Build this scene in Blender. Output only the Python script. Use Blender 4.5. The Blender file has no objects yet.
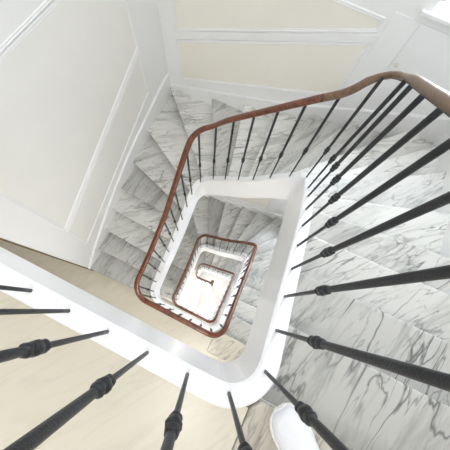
import bpy, bmesh, math, random
from mathutils import Vector, Matrix
random.seed(7)
C = bpy.context.scene.collection
PI = math.pi
H = 3.0                 # storey height
RISE = H/22             # twenty-two risers to a storey
FLOOR = -0.05           # floors lie a little under the top of the string
LW, BW, RW = -0.95, 2.38, 1.87      # faces of the left, back and right walls
FRONT, FARLEFT = -1.75, -2.4
TOP = 3.2

# ------------------------------------------------------------------ materials
def new_mat(name):
    m = bpy.data.materials.new(name); m.use_nodes = True
    nt = m.node_tree; b = nt.nodes['Principled BSDF']
    return m, nt, b
def N(nt, t, **kw):
    n = nt.nodes.new(t)
    for k, v in kw.items(): setattr(n, k, v)
    return n
def ramp(nt, stops):
    r = N(nt, 'ShaderNodeValToRGB'); e = r.color_ramp.elements
    while len(e) < len(stops): e.new(0.5)
    for i, (p, c) in enumerate(stops):
        e[i].position = p; e[i].color = (*c, 1)
    return r
def coords(nt, spread=0.0):
    tc = N(nt, 'ShaderNodeTexCoord')
    out = tc.outputs['Object']
    if spread:
        oi = N(nt, 'ShaderNodeObjectInfo')
        mul = N(nt, 'ShaderNodeMath', operation='MULTIPLY'); mul.inputs[1].default_value = spread
        nt.links.new(oi.outputs['Random'], mul.inputs[0])
        add = N(nt, 'ShaderNodeVectorMath', operation='ADD')
        nt.links.new(out, add.inputs[0]); nt.links.new(mul.outputs[0], add.inputs[1])
        out = add.outputs[0]
    return out
def plain(name, col, rough=0.5, var=0.03, scale=3.0, metal=0.0, bump=0.0, bscale=60):
    m, nt, b = new_mat(name)
    co = coords(nt)
    n = N(nt, 'ShaderNodeTexNoise'); n.inputs['Scale'].default_value = scale; n.inputs['Detail'].default_value = 4
    nt.links.new(co, n.inputs['Vector'])
    r = ramp(nt, [(0.3, tuple(c*(1-var) for c in col)), (0.7, tuple(min(1, c*(1+var)) for c in col))])
    nt.links.new(n.outputs['Fac'], r.inputs['Fac']); nt.links.new(r.outputs['Color'], b.inputs['Base Color'])
    b.inputs['Roughness'].default_value = rough; b.inputs['Metallic'].default_value = metal
    if bump:
        n2 = N(nt, 'ShaderNodeTexNoise'); n2.inputs['Scale'].default_value = bscale
        nt.links.new(co, n2.inputs['Vector'])
        bp = N(nt, 'ShaderNodeBump'); bp.inputs['Strength'].default_value = bump; bp.inputs['Distance'].default_value = 0.004
        nt.links.new(n2.outputs['Fac'], bp.inputs['Height']); nt.links.new(bp.outputs['Normal'], b.inputs['Normal'])
    return m
def marble(name, light, mid, vein, spread=37.0, rough=0.22, rot=0.6, vw=0.022, amount=1.0, scale=1.0):
    m, nt, b = new_mat(name)
    co = coords(nt, spread)
    vr = N(nt, 'ShaderNodeVectorRotate', rotation_type='Z_AXIS'); nt.links.new(co, vr.inputs['Vector'])
    oi = N(nt, 'ShaderNodeObjectInfo')
    an = N(nt, 'ShaderNodeMapRange'); an.inputs['To Min'].default_value = rot-.5*bool(spread); an.inputs['To Max'].default_value = rot+.5*bool(spread)
    nt.links.new(oi.outputs['Random'], an.inputs['Value']); nt.links.new(an.outputs[0], vr.inputs['Angle'])
    mp = N(nt, 'ShaderNodeMapping'); mp.inputs['Scale'].default_value = (3.3*scale, 0.6*scale, 1.2*scale)
    nt.links.new(vr.outputs[0], mp.inputs['Vector'])
    # cloudy ground
    n0 = N(nt, 'ShaderNodeTexNoise'); n0.inputs['Scale'].default_value = 2.6; n0.inputs['Detail'].default_value = 7
    n0.inputs['Roughness'].default_value = 0.62; n0.inputs['Distortion'].default_value = 0.8
    nt.links.new(mp.outputs[0], n0.inputs['Vector'])
    base = ramp(nt, [(0.30, mid), (0.50, light)])
    nt.links.new(n0.outputs['Fac'], base.inputs['Fac'])
    col = base.outputs['Color']
    for sc, w, k, dist in ((1.5, vw*.95, 0.85, 0.35), (2.7, vw*1.0, 0.7, 0.35), (5.0, vw*1.5, 0.45, 0.3)):
        n = N(nt, 'ShaderNodeTexNoise'); n.inputs['Scale'].default_value = sc; n.inputs['Detail'].default_value = 4
        n.inputs['Roughness'].default_value = 0.48; n.inputs['Distortion'].default_value = dist
        nt.links.new(mp.outputs[0], n.inputs['Vector'])
        s = N(nt, 'ShaderNodeMath', operation='SUBTRACT'); s.inputs[1].default_value = 0.5
        nt.links.new(n.outputs['Fac'], s.inputs[0])
        a = N(nt, 'ShaderNodeMath', operation='ABSOLUTE'); nt.links.new(s.outputs[0], a.inputs[0])
        mr = N(nt, 'ShaderNodeMapRange'); mr.inputs['From Min'].default_value = 0.0; mr.inputs['From Max'].default_value = w
        mr.inputs['To Min'].default_value = k*amount; mr.inputs['To Max'].default_value = 0.0
        nt.links.new(a.outputs[0], mr.inputs['Value'])
        # veins come and go
        nm = N(nt, 'ShaderNodeTexNoise'); nm.inputs['Scale'].default_value = sc*1.1; nm.inputs['Detail'].default_value = 2
        nt.links.new(co, nm.inputs['Vector'])
        mk = N(nt, 'ShaderNodeMapRange'); mk.inputs['From Min'].default_value = 0.36; mk.inputs['From Max'].default_value = 0.62
        nt.links.new(nm.outputs['Fac'], mk.inputs['Value'])
        mu = N(nt, 'ShaderNodeMath', operation='MULTIPLY'); nt.links.new(mr.outputs[0], mu.inputs[0]); nt.links.new(mk.outputs[0], mu.inputs[1])
        mx = N(nt, 'ShaderNodeMix', data_type='RGBA'); nt.links.new(mu.outputs[0], mx.inputs['Factor'])
        nt.links.new(col, mx.inputs[6]); mx.inputs[7].default_value = (*vein, 1)
        col = mx.outputs[2]
    if spread:            # slabs differ a little from one another
        tn = N(nt, 'ShaderNodeMapRange'); tn.inputs['To Min'].default_value = .66; tn.inputs['To Max'].default_value = 1.06
        nt.links.new(oi.outputs['Random'], tn.inputs['Value'])
        hs = N(nt, 'ShaderNodeHueSaturation'); nt.links.new(tn.outputs[0], hs.inputs['Value']); nt.links.new(col, hs.inputs['Color'])
        col = hs.outputs['Color']
    nt.links.new(col, b.inputs['Base Color'])
    b.inputs['Roughness'].default_value = rough
    return m
def wood(name, dark, light, rough=0.3):
    m, nt, b = new_mat(name)
    co = coords(nt)
    mp = N(nt, 'ShaderNodeMapping'); mp.inputs['Scale'].default_value = (3, 3, 14)
    nt.links.new(co, mp.inputs['Vector'])
    n = N(nt, 'ShaderNodeTexNoise'); n.inputs['Scale'].default_value = 6; n.inputs['Detail'].default_value = 6; n.inputs['Distortion'].default_value = 1.0
    nt.links.new(mp.outputs[0], n.inputs['Vector'])
    r = ramp(nt, [(0.32, dark), (0.68, light)])
    nt.links.new(n.outputs['Fac'], r.inputs['Fac']); nt.links.new(r.outputs['Color'], b.inputs['Base Color'])
    b.inputs['Roughness'].default_value = rough
    b.inputs['Coat Weight'].default_value = 0.1
    return m
M = {}
M['white'] = plain('white_paint', (0.825, 0.825, 0.82), 0.38, 0.012)
M['string'] = plain('white_gloss_paint', (0.91, 0.91, 0.92), 0.28, 0.01)
M['panel'] = plain('putty_paint', (0.82, 0.795, 0.715), 0.5, 0.015)
M['panel_cool_lit'] = plain('putty_paint_cool_lit', (0.81, 0.80, 0.76), 0.5, 0.015)  # same putty paint, with the left wall's cool light put into the colour
M['tread'] = marble('veined_white_marble', (0.71, 0.705, 0.67), (0.44, 0.44, 0.41), (0.10, 0.105, 0.10), vw=.012)
M['riser'] = marble('veined_white_marble_riser', (0.72, 0.72, 0.72), (0.52, 0.52, 0.52), (0.14, 0.15, 0.16))
M['beige'] = marble('beige_limestone', (0.66, 0.61, 0.50), (0.60, 0.55, 0.445), (0.50, 0.45, 0.36), spread=0.0, rough=0.3, amount=0.35, scale=1.6)
M['edge'] = marble('beige_veined_marble', (0.72, 0.67, 0.57), (0.55, 0.50, 0.41), (0.18, 0.16, 0.13))
M['hall'] = marble('pale_hall_marble', (0.86, 0.86, 0.85), (0.78, 0.78, 0.78), (0.5, 0.5, 0.5), spread=0.0, rough=0.3, amount=0.4)
M['iron'] = plain('black_iron', (0.028, 0.030, 0.034), 0.42, 0.2, 20, 0.35, 0.25, 260)
M['rail'] = wood('red_brown_mahogany', (0.065, 0.018, 0.008), (0.20, 0.056, 0.02), 0.3)
M['rail2'] = wood('paler_brown_mahogany', (0.11, 0.058, 0.030), (0.20, 0.118, 0.066), 0.42)  # paler brown for the rail's first length, up to the joint
M['brass'] = plain('pale_metal', (0.7, 0.68, 0.62), 0.3, 0.05, 5, 0.6)
M['shoe'] = plain('white_canvas', (0.80, 0.80, 0.83), 0.7, 0.03, 30, 0, 0.3, 400)
M['sole'] = plain('white_rubber', (0.82, 0.80, 0.76), 0.6, 0.03)
M['lace'] = plain('white_cord', (0.85, 0.85, 0.85), 0.8, 0.03)
g, nt, b = new_mat('window_glass')
tr = N(nt, 'ShaderNodeBsdfTransparent'); gl = N(nt, 'ShaderNodeBsdfGlossy'); gl.inputs['Roughness'].default_value = 0.02
mxs = N(nt, 'ShaderNodeMixShader'); mxs.inputs[0].default_value = 0.08
nt.links.new(tr.outputs[0], mxs.inputs[1]); nt.links.new(gl.outputs[0], mxs.inputs[2])
nt.links.new(mxs.outputs[0], nt.nodes['Material Output'].inputs['Surface'])
M['glass'] = g

# ------------------------------------------------------------------ mesh helpers
def obj(name, bm, mat, parent=None, smooth=False, at=None, bevel=0.0):
    me = bpy.data.meshes.new(name)
    bmesh.ops.recalc_face_normals(bm, faces=bm.faces[:])
    if at is not None:
        bmesh.ops.translate(bm, vec=-Vector(at), verts=bm.verts[:])
    bm.to_mesh(me); bm.free()
    if smooth:
        for p in me.polygons: p.use_smooth = True
    me.materials.append(mat)
    o = bpy.data.objects.new(name, me); C.objects.link(o)
    if parent is not None: o.parent = parent
    if at is not None: o.location = Vector(at) - (parent.location if parent is not None else Vector())
    elif parent is not None: o.location = -parent.location
    if bevel:
        md = o.modifiers.new('Bevel', 'BEVEL'); md.width = bevel; md.segments = 2; md.limit_method = 'ANGLE'; md.angle_limit = 0.6
    return o
def tag(o, label, cat, group=None):
    o['label'] = label; o['category'] = cat
    if group: o['group'] = group
def thing(name, loc, label, cat, group=None):
    o = bpy.data.objects.new(name, None); C.objects.link(o); o.location = loc
    o.empty_display_size = 0.1
    tag(o, label, cat, group); return o
def struct(name, bm, mat, parent=None, **k):
    o = obj(name, bm, mat, parent, **k); o['kind'] = 'structure'; return o
def box(bm, x0, x1, y0, y1, z0, z1):
    v = [bm.verts.new((x, y, z)) for z in (z0, z1) for x, y in ((x0, y0), (x1, y0), (x1, y1), (x0, y1))]
    for f in ((0, 3, 2, 1), (4, 5, 6, 7), (0, 1, 5, 4), (1, 2, 6, 5), (2, 3, 7, 6), (3, 0, 4, 7)):
        bm.faces.new([v[i] for i in f])
def prism(bm, pts, offset):
    offset = Vector(offset)
    a = [bm.verts.new(p) for p in pts]; c = [bm.verts.new(Vector(p)+offset) for p in pts]
    n = len(pts)
    bm.faces.new(a); bm.faces.new(c[::-1])
    for i in range(n): bm.faces.new((a[i], c[i], c[(i+1) % n], a[(i+1) % n]))
def sweep(bm, rings, caps=True):
    vs = [[bm.verts.new(p) for p in r] for r in rings]
    n = len(vs[0])
    for a, c in zip(vs, vs[1:]):
        for i in range(n): bm.faces.new((a[i], a[(i+1) % n], c[(i+1) % n], c[i]))
    if caps: bm.faces.new(vs[0][::-1]); bm.faces.new(vs[-1])
def lathe(bm, prof, at=(0, 0, 0), seg=14):
    at = Vector(at)
    rings = [[at + Vector((r*math.cos(2*PI*i/seg), r*math.sin(2*PI*i/seg), z)) for i in range(seg)] for z, r in prof]
    sweep(bm, rings)

# ------------------------------------------------------------------ the well's plan
R0 = 0.13
def arc(cx, cy, a0, a1, r=R0, n=14):
    return [(cx + r*math.cos(a0+(a1-a0)*i/n), cy + r*math.sin(a0+(a1-a0)*i/n)) for i in range(n+1)]
def line(p, q, n=24):
    return [(p[0]+(q[0]-p[0])*i/n, p[1]+(q[1]-p[1])*i/n) for i in range(n+1)]
X0, X1, Y0, Y1 = -0.05, 0.935, 0.0, 1.42
PLAN = [(-.05, 1.42), (-.012, 1.315), (-.012, 1.23)]      # the well narrows a little on its way down: left and back sides
RBR, RTR, RTL, RBL = .13, .055, .13, .16
def plan(st):
    x0, y1 = PLAN[st]; xs = LW+.004 if st == 0 else PLAN[st-1][0]+RBL
    pts = line((xs, Y0), (X0+RBL, Y0)) if st == 0 else []
    pts += line((X0+RBL if st == 0 else xs, Y0), (X1-RBR, Y0)) + arc(X1-RBR, Y0+RBR, -PI/2, 0, RBR)
    pts += line((X1, Y0+RBR), (X1, y1-RTR)) + arc(X1-RTR, y1-RTR, 0, PI/2, RTR)
    pts += line((X1-RTR, y1), (x0+RTL, y1)) + arc(x0+RTL, y1-RTL, PI/2, PI, RTL)
    if st < 2: pts += line((x0, y1-RTL), (x0, RBL)) + arc(x0+RBL, RBL, PI, 1.5*PI, RBL)
    else: pts += line((x0, y1-RTL), (x0, .88+.09)) + arc(x0+.09, .88+.09, PI, 1.5*PI, .09) + line((x0+.09, .88), (.50, .935))
    return pts
class Path:
    """a polyline in plan, measured along its length"""
    def __init__(self, pts):
        P = [Vector((p[0], p[1], 0)) for p in pts]; Q = [P[0]]
        for p in P[1:]:
            if (p-Q[-1]).length > 1e-5: Q.append(p)
        self.P = Q; self.S = [0.0]
        for a, c in zip(Q, Q[1:]): self.S.append(self.S[-1]+(c-a).length)
        self.L = self.S[-1]
    def at(self, s):
        s = max(0.0, min(self.L, s))
        lo, hi = 0, len(self.S)-2
        while lo < hi:
            m = (lo+hi+1)//2
            if self.S[m] <= s: lo = m
            else: hi = m-1
        t = (s-self.S[lo])/(self.S[lo+1]-self.S[lo])
        return self.P[lo].lerp(self.P[lo+1], t)
    def tan(self, s):
        return (self.at(s+0.004)-self.at(s-0.004)).normalized()
    def nrm(self, s):                      # towards the well
        t = self.tan(s); return Vector((-t.y, t.x, 0))
    def near(self, p, smin=-1.0):
        p = Vector((p[0], p[1], 0)); best = (9, 0)
        for i in range(len(self.P)-1):
            if self.S[i] < smin: continue
            a, c = self.P[i], self.P[i+1]; d = c-a
            t = max(0, min(1, (p-a).dot(d)/d.length_squared))
            e = (p-a-d*t).length
            if e < best[0]: best = (e, self.S[i]+t*d.length)
        return best[1]
def smooth_fn(keys, sig):
    """piecewise linear through keys, softened by a sliding mean"""
    def lin(s):
        if s <= keys[0][0]: return keys[0][1]
        for (a, u), (c, v) in zip(keys, keys[1:]):
            if s <= c: return u+(v-u)*(s-a)/max(1e-6, c-a)
        return keys[-1][1]
    def f(s):
        w = t = 0
        for i in range(-6, 7):
            k = math.exp(-(i/3)**2/2); t += k*lin(s+i*sig/3); w += k
        return t/w
    return f

# front edges of the steps: at the string and at the wall
TABLE = {0: ((.95, .01), (RW, 0.0)), 1: ((.95, .28), (RW, .28)), 2: ((.95, .525), (RW, .54)), 3: ((.95, .77), (RW, .81)),
  4: ((.95, .98), (RW, 1.08)), 5: ((.95, 1.14), (RW, 1.46)), 6: ((.95, 1.265), (RW, 1.90)), 7: ((.915, 1.38), (RW, 2.27)),
  8: ((.79, 1.42), (1.60, BW)), 9: ((.68, 1.42), (1.15, BW)), 10: ((.585, 1.42), (.77, BW)), 11: ((.475, 1.42), (.42, BW)),
  12: ((.28, 1.42), (.04, BW)), 13: ((.15, 1.42), (-.37, BW)), 14: ((.02, 1.40), (-.95, 2.37)), 15: ((-.04, 1.28), (LW, 1.77)),
  16: ((-.05, 1.08), (LW, 1.36)), 17: ((-.05, .96), (LW, 1.02)), 18: ((-.05, .73), (LW, .76)), 19: ((-.05, .46), (LW, .50)),
  20: ((-.05, .24), (LW, .25)), 21: ((-.05, .0), (LW, -.03))}
def squash(p, st):
    x, y = p; dy = PLAN[st][1]-1.42
    if y > .9: y += dy*min(1, (y-.9)/.4)
    if x < .05: x = PLAN[st][0]
    return (x, y)
TABLE2 = {k: (squash(i, 1) if k > 3 else i, o) for k, (i, o) in TABLE.items()}
YB = 1.23                                   # the lowest flight turns sooner
TABLE3 = {k: TABLE[k] for k in range(5)}
TABLE3.update({5: ((.95, 1.08), (RW, 1.42)), 6: ((.92, 1.17), (RW, 1.9)), 7: ((.83, YB), (1.75, BW)), 8: ((.68, YB), (1.3, BW)),
  9: ((.54, YB), (.9, BW)), 10: ((.40, YB), (.5, BW)), 11: ((.26, YB), (.12, BW)), 12: ((.10, YB), (-.4, BW)), 13: ((-.03, 1.17), (LW, 2.1)),
  14: ((-.05, 1.06), (LW, 1.35)), 15: ((-.05, .99), (LW, .7)), 16: ((-.01, .91), (-.7, -.2)), 17: ((.10, .87), (-.1, -.35)), 18: ((.32, .87), (.42, -.35))})
N3 = 19
GROUND = -2*H + FLOOR - N3*RISE

def wall_chain(a, c):
    """wall points between two wall points, turning the room's corners"""
    out = []
    for corner, test in (((RW, BW), a[1] < BW-1e-3 and a[0] > 1.5 and c[1] > BW-1e-3),
                         ((LW, BW), a[1] > BW-0.02 and c[0] < LW+1e-3 and c[1] < BW-0.02 and a[0] > LW+0.01)):
        if test: out.append(corner)
    return out
def make_flight(root, table, n_last, z0, path, zf, s_start, s_end, upto):
    """treads, risers and string of one flight, children of root"""
    ks = sorted(table); sk = {}; m = -1.0
    for k in ks: sk[k] = m = path.near(table[k][0], m)
    def keep(p): return (min(RW-.002, max(LW+.002, p[0])), min(BW-.002, p[1]))
    for k in ks[1:]:
        (i0, o0), (i1, o1) = table[k-1], table[k]
        zt = z0 + FLOOR - k*RISE
        d0 = (Vector(o0)-Vector(i0)).normalized(); d1 = (Vector(o1)-Vector(i1)).normalized()
        # the front edge overhangs its riser a little
        fwd = Vector((-d1.y, d1.x)); 
        s0, s1 = sk[k-1], sk[k]
        inner = [path.at(s0+(s1-s0)*j/6) - path.nrm(s0+(s1-s0)*j/6)*0.03 for j in range(7)]
        pin = [(v.x, v.y) for v in inner]
        poly = pin
        back = 0.02
        oa = Vector(o0) - Vector((-d0.y, d0.x))*back; ia = Vector(poly[0]) - Vector((-d0.y, d0.x))*back
        pts = [tuple(ia)] + poly[1:] + [tuple(o1)] + wall_chain(o0, o1)[::-1] + [tuple(oa)]
        pts = [keep(p) for p in pts]
        bm = bmesh.new()
        prism(bm, [(p[0], p[1], zt) for p in pts], (0, 0, -0.035))
        cx = sum(p[0] for p in pts)/len(pts); cy = sum(p[1] for p in pts)/len(pts)
        bm.edges.ensure_lookup_table(); bm.verts.ensure_lookup_table()
        fe = [e for e in bm.edges if {v.index for v in e.verts} == {6, 7}] if not bm.verts.index_update() else []
        bmesh.ops.bevel(bm, geom=fe, offset=.012, segments=3, affect='EDGES', profile=.5)
        obj('tread', bm, M['hall'] if z0 < -5 and k > 14 else M['tread'], root, at=(cx, cy, zt))
    bm = bmesh.new(); prism(bm, [(x, y, z0+FLOOR+.004) for x, y in ((X1-.01, -.011), (X1-.01, -.27), (RW-.003, -.27), (RW-.003, .012), (X1+.02, .022))], (0, 0, -.04))
    lt = obj('tread', bm, M['edge'], root, at=(1.4, -.1, z0+FLOOR), bevel=.008); lt['label'] = 'beige veined marble edge slab of the landing'
    for k in ks:
        i1, o1 = table[k]
        zt = z0 + FLOOR - k*RISE
        d1 = (Vector(o1)-Vector(i1)).normalized(); f = Vector((-d1.y, d1.x))
        s1 = sk[k]; q = path.at(s1) - path.nrm(s1)*0.03
        a = Vector((q.x, q.y)) - f*0.038; c = Vector(keep(Vector(o1) - f*0.038)); g = -f*0.02
        zu = zt-(0.036 if k else 0.0); zl = zt-RISE-0.001; c2 = keep(c+g); a2 = a+g
        bm = bmesh.new()
        v = [bm.verts.new(w) for w in ((a.x, a.y, zu), (c.x, c.y, zu), (c.x, c.y, zl), (a.x, a.y, zl), (a2.x, a2.y, zu), (c2[0], c2[1], zu), (c2[0], c2[1], zl), (a2.x, a2.y, zl))]
        for fc in ((0, 1, 2, 3), (7, 6, 5, 4), (0, 4, 5, 1), (1, 5, 6, 2), (2, 6, 7, 3), (3, 7, 4, 0)): bm.faces.new([v[i] for i in fc])
        obj('riser', bm, M['riser'], root, at=((a.x+c.x)/2, (a.y+c.y)/2, zt-RISE))
def make_string(root, path, zf, df, sa, sb, ext=None):
    bm = bmesh.new(); rings = []
    n = int((sb-sa)/0.02)
    for i in range(n+1):
        s = sa+(sb-sa)*i/n; p = path.at(s); m = path.nrm(s); z = zf(s); d = df(s)
        pr = [(.027, -d), (.027, -.008), (.019, 0), (-.034, 0), (-.042, -.008), (-.042, -d)]
        rings.append([p + m*a + Vector((0, 0, z+h)) for a, h in pr])
    sweep(bm, rings)
    o = obj('stringer', bm, M['string'], root, smooth=False)
    return o
RAILP = [(-.018, -.014), (.018, -.014), (.0245, -.007), (.0255, .002), (.019, .011), (.008, .0145), (-.008, .0145), (-.019, .011), (-.0255, .002), (-.0245, -.007)]
def rail_sweep(path, zr, sa, sb, prof=RAILP, step=0.02, out=None):
    bm = bmesh.new(); rings = []
    n = max(2, int((sb-sa)/step))
    for i in range(n+1):
        s = sa+(sb-sa)*i/n; p = path.at(s); m = path.nrm(s); z = zr(s)
        if out: p = p - m*out(s)
        t = path.tan(s); sl = (zr(s+.01)-zr(s-.01))/.02
        up = Vector((-t.x*sl, -t.y*sl, 1)).normalized()
        rings.append([p + Vector((0, 0, z)) + m*a + up*h for a, h in prof])
    sweep(bm, rings)
    return bm
KNOT = [(-.041, .0072), (-.037, .0098), (-.032, .0122), (-.027, .0128), (-.021, .0112), (-.018, .0094), (-.013, .0118), (-.006, .0146), (.003, .0150),
        (.010, .0136), (.015, .0100), (.019, .0112), (.024, .0132), (.030, .0128), (.035, .0104), (.039, .0084)]
def make_baluster(root, x, y, z, h, lean=None):
    k = 0.380
    bm = bmesh.new()
    lathe(bm, [(-.004, .0058), (.05, .0060), (k-.04, .0064), (k+.035, .0076), (k+.06, .0086), (h*.75, .0090), (h-.03, .0088), (h, .0086)], (x, y, z))
    if lean is not None:            # a bar at the tight corner leans out to meet the rail
        for v in bm.verts: v.co += lean*max(0, (v.co.z-z-k)/(h-k))
    o = obj('baluster', bm, M['iron'], root, smooth=True, at=(x, y, z))
    bm = bmesh.new(); seg = 16
    # leaf-like collar: three swellings with a slight twist of lobes
    rings = []
    for zz, r in KNOT:
        rings.append([Vector((x, y, z+k+zz)) + Vector((math.cos(2*PI*i/seg), math.sin(2*PI*i/seg), 0))*(r*(1+.07*math.cos(4*(2*PI*i/seg)+zz*60))) for i in range(seg)])
    sweep(bm, rings)
    kn = obj('knuckle', bm, M['iron'], None, smooth=True, at=(x, y, z))
    kn.parent = o; kn.location = (0, 0, 0)

PITCH = 0.1381
BARS = [(.846, 0), (.926, .105), (.935, .238), (.935, .375), (.935, .511), (.935, .647), (.935, .787), (.935, .928), (.935, 1.07), (.935, 1.20),
  (.922, 1.40), (.81, 1.42), (.672, 1.42), (.538, 1.42), (.40, 1.42), (.265, 1.42), (.13, 1.42), (-.005, 1.385),
  (-.05, 1.25), (-.05, 1.12), (-.05, .985), (-.05, .86), (-.05, .73), (-.05, .597), (-.05, .465), (-.05, .335), (-.05, .208), (-.045, .085), (.015, .02)]
def railing(root, path, zf, zr, sa, sb, s_first, bars, joint=None, out=None):
    rootz = root.location.copy()
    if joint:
        obj('rail_section', rail_sweep(path, zr, sa, joint-0.001, out=out), M['rail2'], root, smooth=True)['label'] = 'lighter brown length of the handrail'
        obj('handrail', rail_sweep(path, zr, joint+0.001, sb, out=out), M['rail'], root, smooth=True)
    else:
        obj('handrail', rail_sweep(path, zr, sa, sb, out=out), M['rail'], root, smooth=True)
    obj('rail_band', rail_sweep(path, lambda s: zr(s)-0.017, sa, sb, [(-.012, -.004), (.012, -.004), (.012, .004), (-.012, .004)], out=out), M['iron'], root)
    spots = []; s = s_first
    while s < path.near((.80, 0)): spots.append(s); s += PITCH
    k = s_first
    while k-PITCH > sa+.03: k -= PITCH; spots.insert(0, k)
    m = path.near((.70, 0))
    for q in bars:
        m2 = path.near(q, m)
        if m2 > sb-.01: break
        if m2 > m+.05: spots.append(m2); m = m2
    if len(bars) < 20:
        while m+PITCH < sb-.02: m += PITCH; spots.append(m)
    for s in spots:
        p = path.at(s); z = zf(s)
        make_baluster(root, p.x, p.y, z, zr(s)-0.016-z, -path.nrm(s)*out(s)*.55 if out and s < path.near((X1, 1.33)) else None)

def storey_fn(path, table, z0, s0, last):
    """height of the string's top and of the rail's middle along the path"""
    keys = [(-9, z0), (path.near((.935-.03, .02)), z0)]
    m = -1.0
    for k in sorted(table):
        m = path.near(table[k][0], m)
        if k: keys.append((m, z0-k*RISE-.02))
    if last is not None: keys.append(last)
    zf = smooth_fn(keys, 0.10)
    soft = smooth_fn(keys, 0.09)
    return zf, soft

storey_words = [
 ('top', 'white veined marble staircase flight leaving the beige top landing, nearest the viewer'),
 ('middle', 'marble staircase flight one storey down, its fan of steps seen through the well'),
 ('low', 'lowest marble staircase flight, farthest down the well, ending in the bright hall')]
rail_words = ['black iron railing with brown handrail around the top landing and first flight, nearest',
 'black iron railing with red brown handrail one storey down, second ring of the well',
 'smallest railing deep in the well, innermost ring ending in a small scroll']
for st in range(3):
    z0 = -H*st
    path = Path(plan(st))
    x0, y1 = PLAN[st]
    base_s = path.near((X0+RBL, 0)) if st == 0 else 0.0
    sfirst = base_s + (0.155 - (X0+RBL)) if st == 0 else 0.155 - (PLAN[st-1][0]+RBL)
    tab = (TABLE, TABLE2, TABLE3)[st]
    last = (path.near((0.0, 0.035)) if st < 2 else path.L*1.0, z0-22*RISE if st < 2 else z0-18.5*RISE)
    if st < 2: last = (path.L-0.06, z0-22*RISE)
    zf, soft = storey_fn(path, tab, z0, base_s, last)
    # the rail is a little higher over landings than over steps
    sB = path.near((X1, .25)); 
    hk = [(-9, 1.05), (sB-.3, 1.05), (sB+.35, .91), (path.near((X1, y1-.2)), .90), (path.near((X1-.03, y1-.03)), .96), (path.near((.6, 2)), .93), (path.near((x0, .95)), .92)]
    if st < 2: hk += [(path.near((x0, .6)), .85), (path.near((x0, .3)), .87), (path.L-.04, 1.03), (path.L+.05, 1.05)]
    hf = smooth_fn(hk, 0.06)
    zr = (lambda soft, hf: (lambda s: soft(s)+hf(s)))(soft, hf)
    sc = path.near((X1-.02, y1-.02))
    if st == 0:        # the first length of rail eases round the corner more than the string does
        zk = [(-9, 1.05), (sB-.32, 1.05), (sB-.02, .84), (path.near((X1, .5)), .675), (path.near((X1, .77)), .49), (path.near((X1, .95)), .365), (path.near((X1, 1.09)), .27), (path.near((X1-.02, 1.40)), .025)]
        zk += [(path.near((u, 1.42)), z) for u, z in ((.885, -.115), (.82, -.185), (.74, -.25), (.54, -.45), (.20, -.79), (.08, -.95))]
        zk += [(path.near((x0, u)), z) for u, z in ((1.22, -1.15), (1.12, -1.24), (.75, -1.59), (.38, -1.80))] + [(path.L-.05, -1.97), (path.L+.05, -1.96)]
        zr = smooth_fn(zk, 0.035)
    dk = [(-9, .33), (path.near((X1, .15)), .35), (path.near((X1, .5)), .45), (path.near((X1, 1.1)), .52), (path.near((.6, 2)), .38), (path.near((X0, .9)), .38), (path.L, .33)]
    df = smooth_fn(dk, 0.2)
    fl = thing('staircase', (RW, 0.0, z0+FLOOR), storey_words[st][1], 'stairs')
    make_flight(fl, tab, None, z0, path, zf, 0, path.L, None)
    make_string(fl, path, zf, df, 0.0 if st == 0 else -0.0, path.L)
    rl = thing('stair_railing', (X1, 0.0, z0), rail_words[st], 'railing')
    jt = path.near((.739, 1.42)) if st == 0 else None
    railing(rl, path, zf, zr, 0.0, path.L, sfirst, BARS if st == 0 else [squash(q, 1) for q in BARS] if st == 1 else BARS[:8], jt, smooth_fn([(-9, 0), (sc-.35, 0.008), (sc-.05, .058), (sc+.03, .03), (sc+.12, 0), (99, 0)], .035) if st == 0 else None)
    if st == 2:
        # the rail's end rolls into a scroll over a small newel
        p = path.at(path.L); z = zr(path.L)
        bm = bmesh.new(); rings = []
        for i in range(26):
            a = -PI/2 + i/25*2.6*PI; r = .045*(1-i/25*.72)
            cpt = Vector((p.x, p.y+.045, z)); d = Vector((math.cos(a), math.sin(a), 0))
            rings.append([cpt + d*(r+u*.7) + Vector((0, 0, v)) for u, v in RAILP])
        sweep(bm, rings)
        lathe(bm, [(-.02, .035), (.028, .035), (.034, .02)], (p.x, p.y+.045, z))
        obj('scroll', bm, M['rail'], rl, smooth=True)
        bm = bmesh.new()
        hz = z-.02-GROUND
        lathe(bm, [(0, .05), (.03, .05), (.05, .03), (.4, .022), (hz-.1, .026), (hz-.05, .04), (hz, .036)], (p.x, p.y+.045, GROUND))
        obj('newel_post', bm, M['iron'], rl, smooth=True)

# ------------------------------------------------------------------ floors
for i, z0 in enumerate((0.0, -H, -2*H)):
    bm = bmesh.new()
    box(bm, FARLEFT, RW, FRONT, -.27, z0+FLOOR-.28, z0+FLOOR); box(bm, FARLEFT, X1-.012, -.27, -0.012, z0+FLOOR-.28, z0+FLOOR); box(bm, X1-.012, RW, -.27, -.012, z0+FLOOR-.28, z0+FLOOR-.037)
    struct('floor', bm, M['beige'])
bm = bmesh.new(); box(bm, FARLEFT, RW, FRONT, BW, GROUND-.2, GROUND)
struct('floor', bm, M['hall'])

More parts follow.
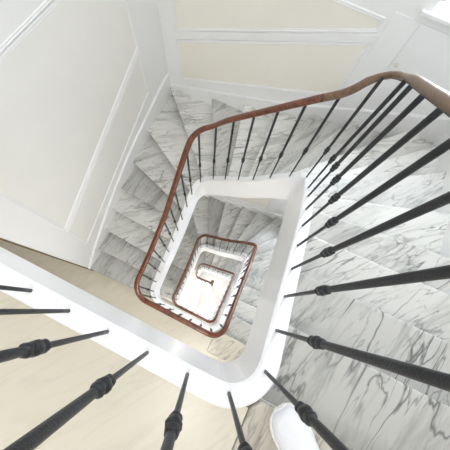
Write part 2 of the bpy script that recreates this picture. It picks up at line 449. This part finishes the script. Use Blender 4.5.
# ------------------------------------------------------------------ walls
ZB = GROUND-.2
wins = [-.255 - H*i for i in range(3)]         # sills of the stair windows in the back wall
WX0, WX1, WH = 1.12, 1.74, 1.55
bm = bmesh.new()
box(bm, LW-.2, WX0, BW, BW+.2, ZB, TOP); box(bm, WX1, RW+.2, BW, BW+.2, ZB, TOP)
zs = ZB
for w in sorted(wins):
    box(bm, WX0, WX1, BW, BW+.2, zs, w-.026); zs = w+WH
box(bm, WX0, WX1, BW, BW+.2, zs, TOP)
struct('wall_back', bm, M['white'])
bm = bmesh.new(); box(bm, LW-.2, LW, -.03, BW, ZB, TOP); struct('wall_left', bm, M['white'])
bm = bmesh.new(); box(bm, RW, RW+.2, FRONT, BW, ZB, TOP); struct('wall_right', bm, M['white'])
bm = bmesh.new(); box(bm, FARLEFT, LW-.2, -.03, .17, ZB, TOP); struct('wall_return', bm, M['white'])
bm = bmesh.new(); box(bm, FARLEFT-.2, FARLEFT, FRONT, .17, ZB, TOP); struct('wall_side', bm, M['white'])
# front wall with one tall window to each landing
bm = bmesh.new(); FX0, FX1 = -.55, .75
box(bm, FARLEFT, FX0, FRONT-.2, FRONT, ZB, TOP); box(bm, FX1, RW, FRONT-.2, FRONT, ZB, TOP)
zs = ZB; fw = [(GROUND+.1, 2.1), (-2*H+.6, 1.6), (-H+.6, 1.6), (.6, 1.6)]
for w, hh in fw:
    box(bm, FX0, FX1, FRONT-.2, FRONT, zs, w); zs = w+hh
box(bm, FX0, FX1, FRONT-.2, FRONT, zs, TOP)
struct('wall_front', bm, M['white'])
M['strip'] = wood('thin_brown_strip', (0.10, 0.06, 0.02), (0.20, 0.13, 0.05), 0.4)  # thin brown strip down the end edge of the left wall
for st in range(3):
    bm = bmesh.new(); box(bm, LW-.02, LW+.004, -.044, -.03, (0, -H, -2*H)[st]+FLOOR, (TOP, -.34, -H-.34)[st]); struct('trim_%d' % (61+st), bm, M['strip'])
# ceiling with a skylight over the well
bm = bmesh.new(); SX0, SX1, SY0, SY1 = -.35, 1.25, .15, 1.75
box(bm, FARLEFT, SX0, FRONT, BW, TOP, TOP+.2); box(bm, SX1, RW, FRONT, BW, TOP, TOP+.2)
box(bm, SX0, SX1, FRONT, SY0, TOP, TOP+.2); box(bm, SX0, SX1, SY1, BW, TOP, TOP+.2)
struct('ceiling', bm, M['white'])

# ------------------------------------------------------------------ panelling
def to3(plane, u, v, d):
    if plane == 'left': return Vector((LW+d, u, v))
    if plane == 'right': return Vector((RW-d, u, v))
    return Vector((u, BW-d, v))
def wall_sheet(bm, plane, pts, d0, d1):
    prism(bm, [to3(plane, u, v, d0) for u, v in pts], to3(plane, 0, 0, d1)-to3(plane, 0, 0, d0))
BEAD = [(-.5, 0), (-.5, .45), (-.38, .8), (-.15, 1), (0, .62), (.1, .5), (.22, .62), (.36, .85), (.5, .5), (.5, 0)]
def mould(bm, plane, pts, w, d, closed=True, base=0.0):
    n = len(pts); P = [Vector(p) for p in pts]; rings = []
    for i in range(n):
        a = P[i-1] if (closed or i) else None; c = P[(i+1) % n] if (closed or i < n-1) else None
        t0 = (P[i]-a).normalized() if a is not None else None; t1 = (c-P[i]).normalized() if c is not None else None
        if t0 is None: t0 = t1
        if t1 is None: t1 = t0
        n0 = Vector((-t0.y, t0.x)); n1 = Vector((-t1.y, t1.x)); m = (n0+n1)
        m = m/ max(.25, m.dot(n0)) if m.length > 1e-6 else n0
        rings.append([to3(plane, P[i].x+m.x*u*w, P[i].y+m.y*u*w, base+v*d) for u, v in BEAD])
    if closed: rings.append(rings[0])
    sweep(bm, rings, caps=not closed)
DADO_L = [(.25, -1.905), (1.0, -1.57), (1.97, -1.14)]
LOWB_L = [(.25, -2.43), (1.0, -2.09), (1.95, -1.66)]
SK_L = [(-.03, -2.90), (.21, -2.70), (.72, -2.38), (1.30, -2.08), (1.75, -1.93), (2.25, -1.775), (BW, -1.76)]
left_up = [(.25, -.36)] + [(u, v+.035) for u, v in DADO_L] + [(1.97, -.36)]
left_lo = LOWB_L + [(u if u < 1.9 else 1.95, v-.035) for u, v in DADO_L][::-1]
back_up = [(-.77, -1.145), (.89, -.475), (.89, -.395), (-.77, -.395)]
back_lo = [(-.77, -1.745), (.89, -1.10), (.89, -.575), (-.77, -1.27)]
SK_B = [(LW, -1.935), (.42, -1.47), (1.05, -1.18), (RW, -.82)]
SK_R = [(0, .09), (.28, -.05), (.54, -.19), (.81, -.33), (1.08, -.47), (1.46, -.61), (1.90, -.75), (BW, -.86)]
count = [0]
def trim(bm, mat, name='trim', **k):
    if name == 'trim':
        count[0] += 1; name = 'trim_%d' % count[0]
    return struct(name, bm, mat, **k)
def shift(pts, dz): return [(u, v+dz) for u, v in pts]
for st in range(3):
    dz = -H*st
    for plane, polys, mat in (('left', (left_up, left_lo), M['panel_cool_lit']), ('back', (back_up, back_lo), M['panel'])):
        for pg in polys:
            bm = bmesh.new(); wall_sheet(bm, plane, shift(pg, dz), 0, .004); trim(bm, mat)
            bm = bmesh.new(); mould(bm, plane, shift(pg, dz), .028, .010); trim(bm, M['white'])
    # ledge moulding at landing height on the left wall
    bm = bmesh.new(); mould(bm, 'left', shift([(-.03, -.325), (BW, -.325)], dz), .026, .012, False); trim(bm, M['white'])
    # dado rails
    bm = bmesh.new(); mould(bm, 'left', shift(DADO_L, dz), .05, .013, False); trim(bm, M['white'])
    bm = bmesh.new(); wall_sheet(bm, 'back', shift([(-.80, -1.255), (.92, -.55), (.92, -.495), (-.80, -1.17)], dz), 0, .012); trim(bm, M['white'])
    for nm, plane, sk in (('baseboard_left', 'left', SK_L), ('baseboard_back', 'back', SK_B), ('baseboard_right', 'right', SK_R)):
        bm = bmesh.new(); wall_sheet(bm, plane, shift(sk, dz) + shift(sk, dz-.42)[::-1], 0, .014)
        mould(bm, plane, shift(sk, dz), .024, .019, False)
        trim(bm, M['white'], nm)
    # cupboard door under the window, its frame flush with it
    bm = bmesh.new(); wall_sheet(bm, 'back', shift([(.93, -1.22), (1.107, -1.14), (1.107, -.33), (.93, -.33)], dz), 0, .006); trim(bm, M['white'])
    bm = bmesh.new(); wall_sheet(bm, 'back', shift([(1.111, -1.14), (1.74, -.86), (1.74, -.335), (1.111, -.335)], dz), 0, .006)
    dr = struct('door_%d' % (st+1), bm, M['white'])
    bm = bmesh.new(); rings = []
    for dd, r in ((.006, .006), (.012, .006), (.016, .012), (.026, .013), (.032, .007)):
        rings.append([to3('back', 1.15+r*math.cos(2*PI*i/12), -.63+dz+r*math.sin(2*PI*i/12), dd) for i in range(12)])
    sweep(bm, rings); obj('door_handle', bm, M['brass'], dr, smooth=True)
    # window: sill, frame, glazing bars, pane
    z = wins[st]
    bm = bmesh.new(); box(bm, WX0-.06, WX1+.06, BW-.035, BW, z-.026, z); box(bm, WX0, WX1, BW, BW+.17, z-.026, z)
    wn = struct('window_%d' % (st+1), bm, M['white'], bevel=.004)
    bm = bmesh.new()
    for a, c, e, f in ((WX0, WX0+.05, z, z+WH), (WX1-.05, WX1, z, z+WH), (WX0, WX1, z, z+.05), (WX0, WX1, z+WH-.05, z+WH), (WX0, WX1, z+WH*.5-.015, z+WH*.5+.015), ((WX0+WX1)/2-.015, (WX0+WX1)/2+.015, z, z+WH)):
        box(bm, a, c, BW+.13, BW+.17, e, f)
    obj('window_frame', bm, M['white'], wn)
    bm = bmesh.new(); box(bm, WX0, WX1, BW+.148, BW+.152, z, z+WH); obj('pane', bm, M['glass'], wn)

# ------------------------------------------------------------------ a white shoe on the first marble edge
sh = thing('shoe', (1.06, -.10, FLOOR), 'white shoe, rounded toe forward, on the beige marble edge of the nearest landing', 'shoe')
ang = math.radians(-37)
def shoe_pt(a, w, h):   # a along the foot from toe, w across
    ca, sa = math.cos(ang), math.sin(ang)
    o = Vector((1.003, .035, FLOOR+.004))
    d = Vector((ca, sa, 0)); n = Vector((-sa, ca, 0))
    return o + d*a + n*(w*1.15) + Vector((0, 0, h))
def shoe_loft(bm, secs, z0, nseg=16, low=0.0):
    rings = []
    for a, w, h in secs:
        ring = []
        for i in range(nseg):
            t = 2*PI*i/nseg
            x = w*math.copysign(abs(math.cos(t))**.75, math.cos(t)); y = math.sin(t)
            ring.append(shoe_pt(a, x, z0 + (h*y**.8 if y > 0 else low*y)))
        rings.append(ring)
    sweep(bm, rings)
bm = bmesh.new()
shoe_loft(bm, [(.004, .018, .022), (.012, .031, .034), (.03, .041, .044), (.06, .047, .052), (.10, .047, .060), (.14, .043, .072), (.18, .040, .088), (.22, .038, .096), (.26, .035, .098), (.285, .022, .095)], .018, low=.01)
obj('upper', bm, M['shoe'], sh, smooth=True)
bm = bmesh.new()
rings = []
outline = [(.0, .014), (.010, .032), (.03, .045), (.06, .051), (.10, .050), (.15, .043), (.20, .041), (.25, .040), (.28, .030), (.292, .012)]
prism(bm, [shoe_pt(a, w, .0005) for a, w in outline] + [shoe_pt(a, -w, .0005) for a, w in outline[::-1]], (0, 0, .024))
obj('sole', bm, M['sole'], sh, bevel=.004)
bm = bmesh.new()
for k in range(4):
    a = .125+k*.022
    pts = [shoe_pt(a, w, .018 + (.066+k*.009)*(1-(w/.05)**2)**.5 + .003) for w in (-.026, -.013, 0, .013, .026)]
    rings = []
    for p in pts: rings.append([p + Vector((math.cos(ang)*.004*u, math.sin(ang)*.004*u, .002*v)) for u, v in ((-1, -1), (1, -1), (1, 1), (-1, 1))])
    sweep(bm, rings)
obj('laces', bm, M['lace'], sh)

# ------------------------------------------------------------------ light: daylight through windows and skylight, lamps and added fill
def area(name, loc, rot, sx, sy, power, col):
    l = bpy.data.lights.new(name, 'AREA'); l.shape = 'RECTANGLE'; l.size = sx; l.size_y = sy; l.energy = power; l.color = col
    o = bpy.data.objects.new(name, l); C.objects.link(o); o.location = loc; o.rotation_euler = rot; return o
area('skylight', ((SX0+SX1)/2, (SY0+SY1)/2, TOP+.1), (0, 0, 0), SX1-SX0, SY1-SY0, 25, (.97, .985, 1))
for i, w in enumerate(wins):
    area('window_daylight', ((WX0+WX1)/2, BW+.19, w+WH/2), (-PI/2, 0, 0), WX1-WX0, WH, (35, 52, 46)[i], (.86, .92, 1))
for i, (w, hh) in enumerate(fw):
    area('landing_daylight', ((FX0+FX1)/2, FRONT-.19, w+hh/2), (PI/2, 0, 0), FX1-FX0, hh, (55, 7, 6, 11)[i], (1, .98, .94))
area('hall_fill', (.4, -.7, -2*H+FLOOR-.32), (0, 0, 0), .9, .9, 11, (1, .97, .92))  # added unseen fill under the low landing, brightens the hall floor
for lz, pw in ((2.5, 11), (-.345, 22), (-H-.345, 24)):
    area('landing_lamp', (.95, -.85, lz), (0, 0, 0), .35, .35, pw, (1, .97, .93))
pl = bpy.data.lights.new('newel_fill', 'POINT'); pl.energy = 5; pl.shadow_soft_size = .02; pl.color = (1, .97, .92)  # added point fill at the well's foot; the newel carries no lamp
po = bpy.data.objects.new('newel_fill', pl); C.objects.link(po); po.location = (.42, 1.06, GROUND+.55)
W = bpy.data.worlds.new('daylight'); bpy.context.scene.world = W; W.use_nodes = True
bg = W.node_tree.nodes['Background']
bg.inputs['Color'].default_value = (.86, .93, 1, 1); bg.inputs['Strength'].default_value = 1.0

# ------------------------------------------------------------------ camera
cam = bpy.data.cameras.new('camera'); co = bpy.data.objects.new('camera', cam); C.objects.link(co)
cam.sensor_width = 36; cam.sensor_height = 36; cam.lens = 280/450*36; cam.clip_start = .02
right = Vector((0.8959757, 0.4389772, 0.0672791)); down = Vector((0.4387873, -0.8516644, -0.2865894)); fwd = Vector((-0.0685070, 0.2862983, -0.9556883))
m = Matrix((right, -down, -fwd)).transposed().to_4x4(); m.translation = (0.66933, 0.19075, 0.93610)
co.matrix_world = m
S = bpy.context.scene; S.camera = co
S.view_settings.view_transform = 'Standard'; S.view_settings.look = 'None'; S.view_settings.gamma = 1; S.view_settings.use_curve_mapping = False
S.view_settings.exposure = 0.27
S.cycles.max_bounces = 12; S.cycles.diffuse_bounces = 6
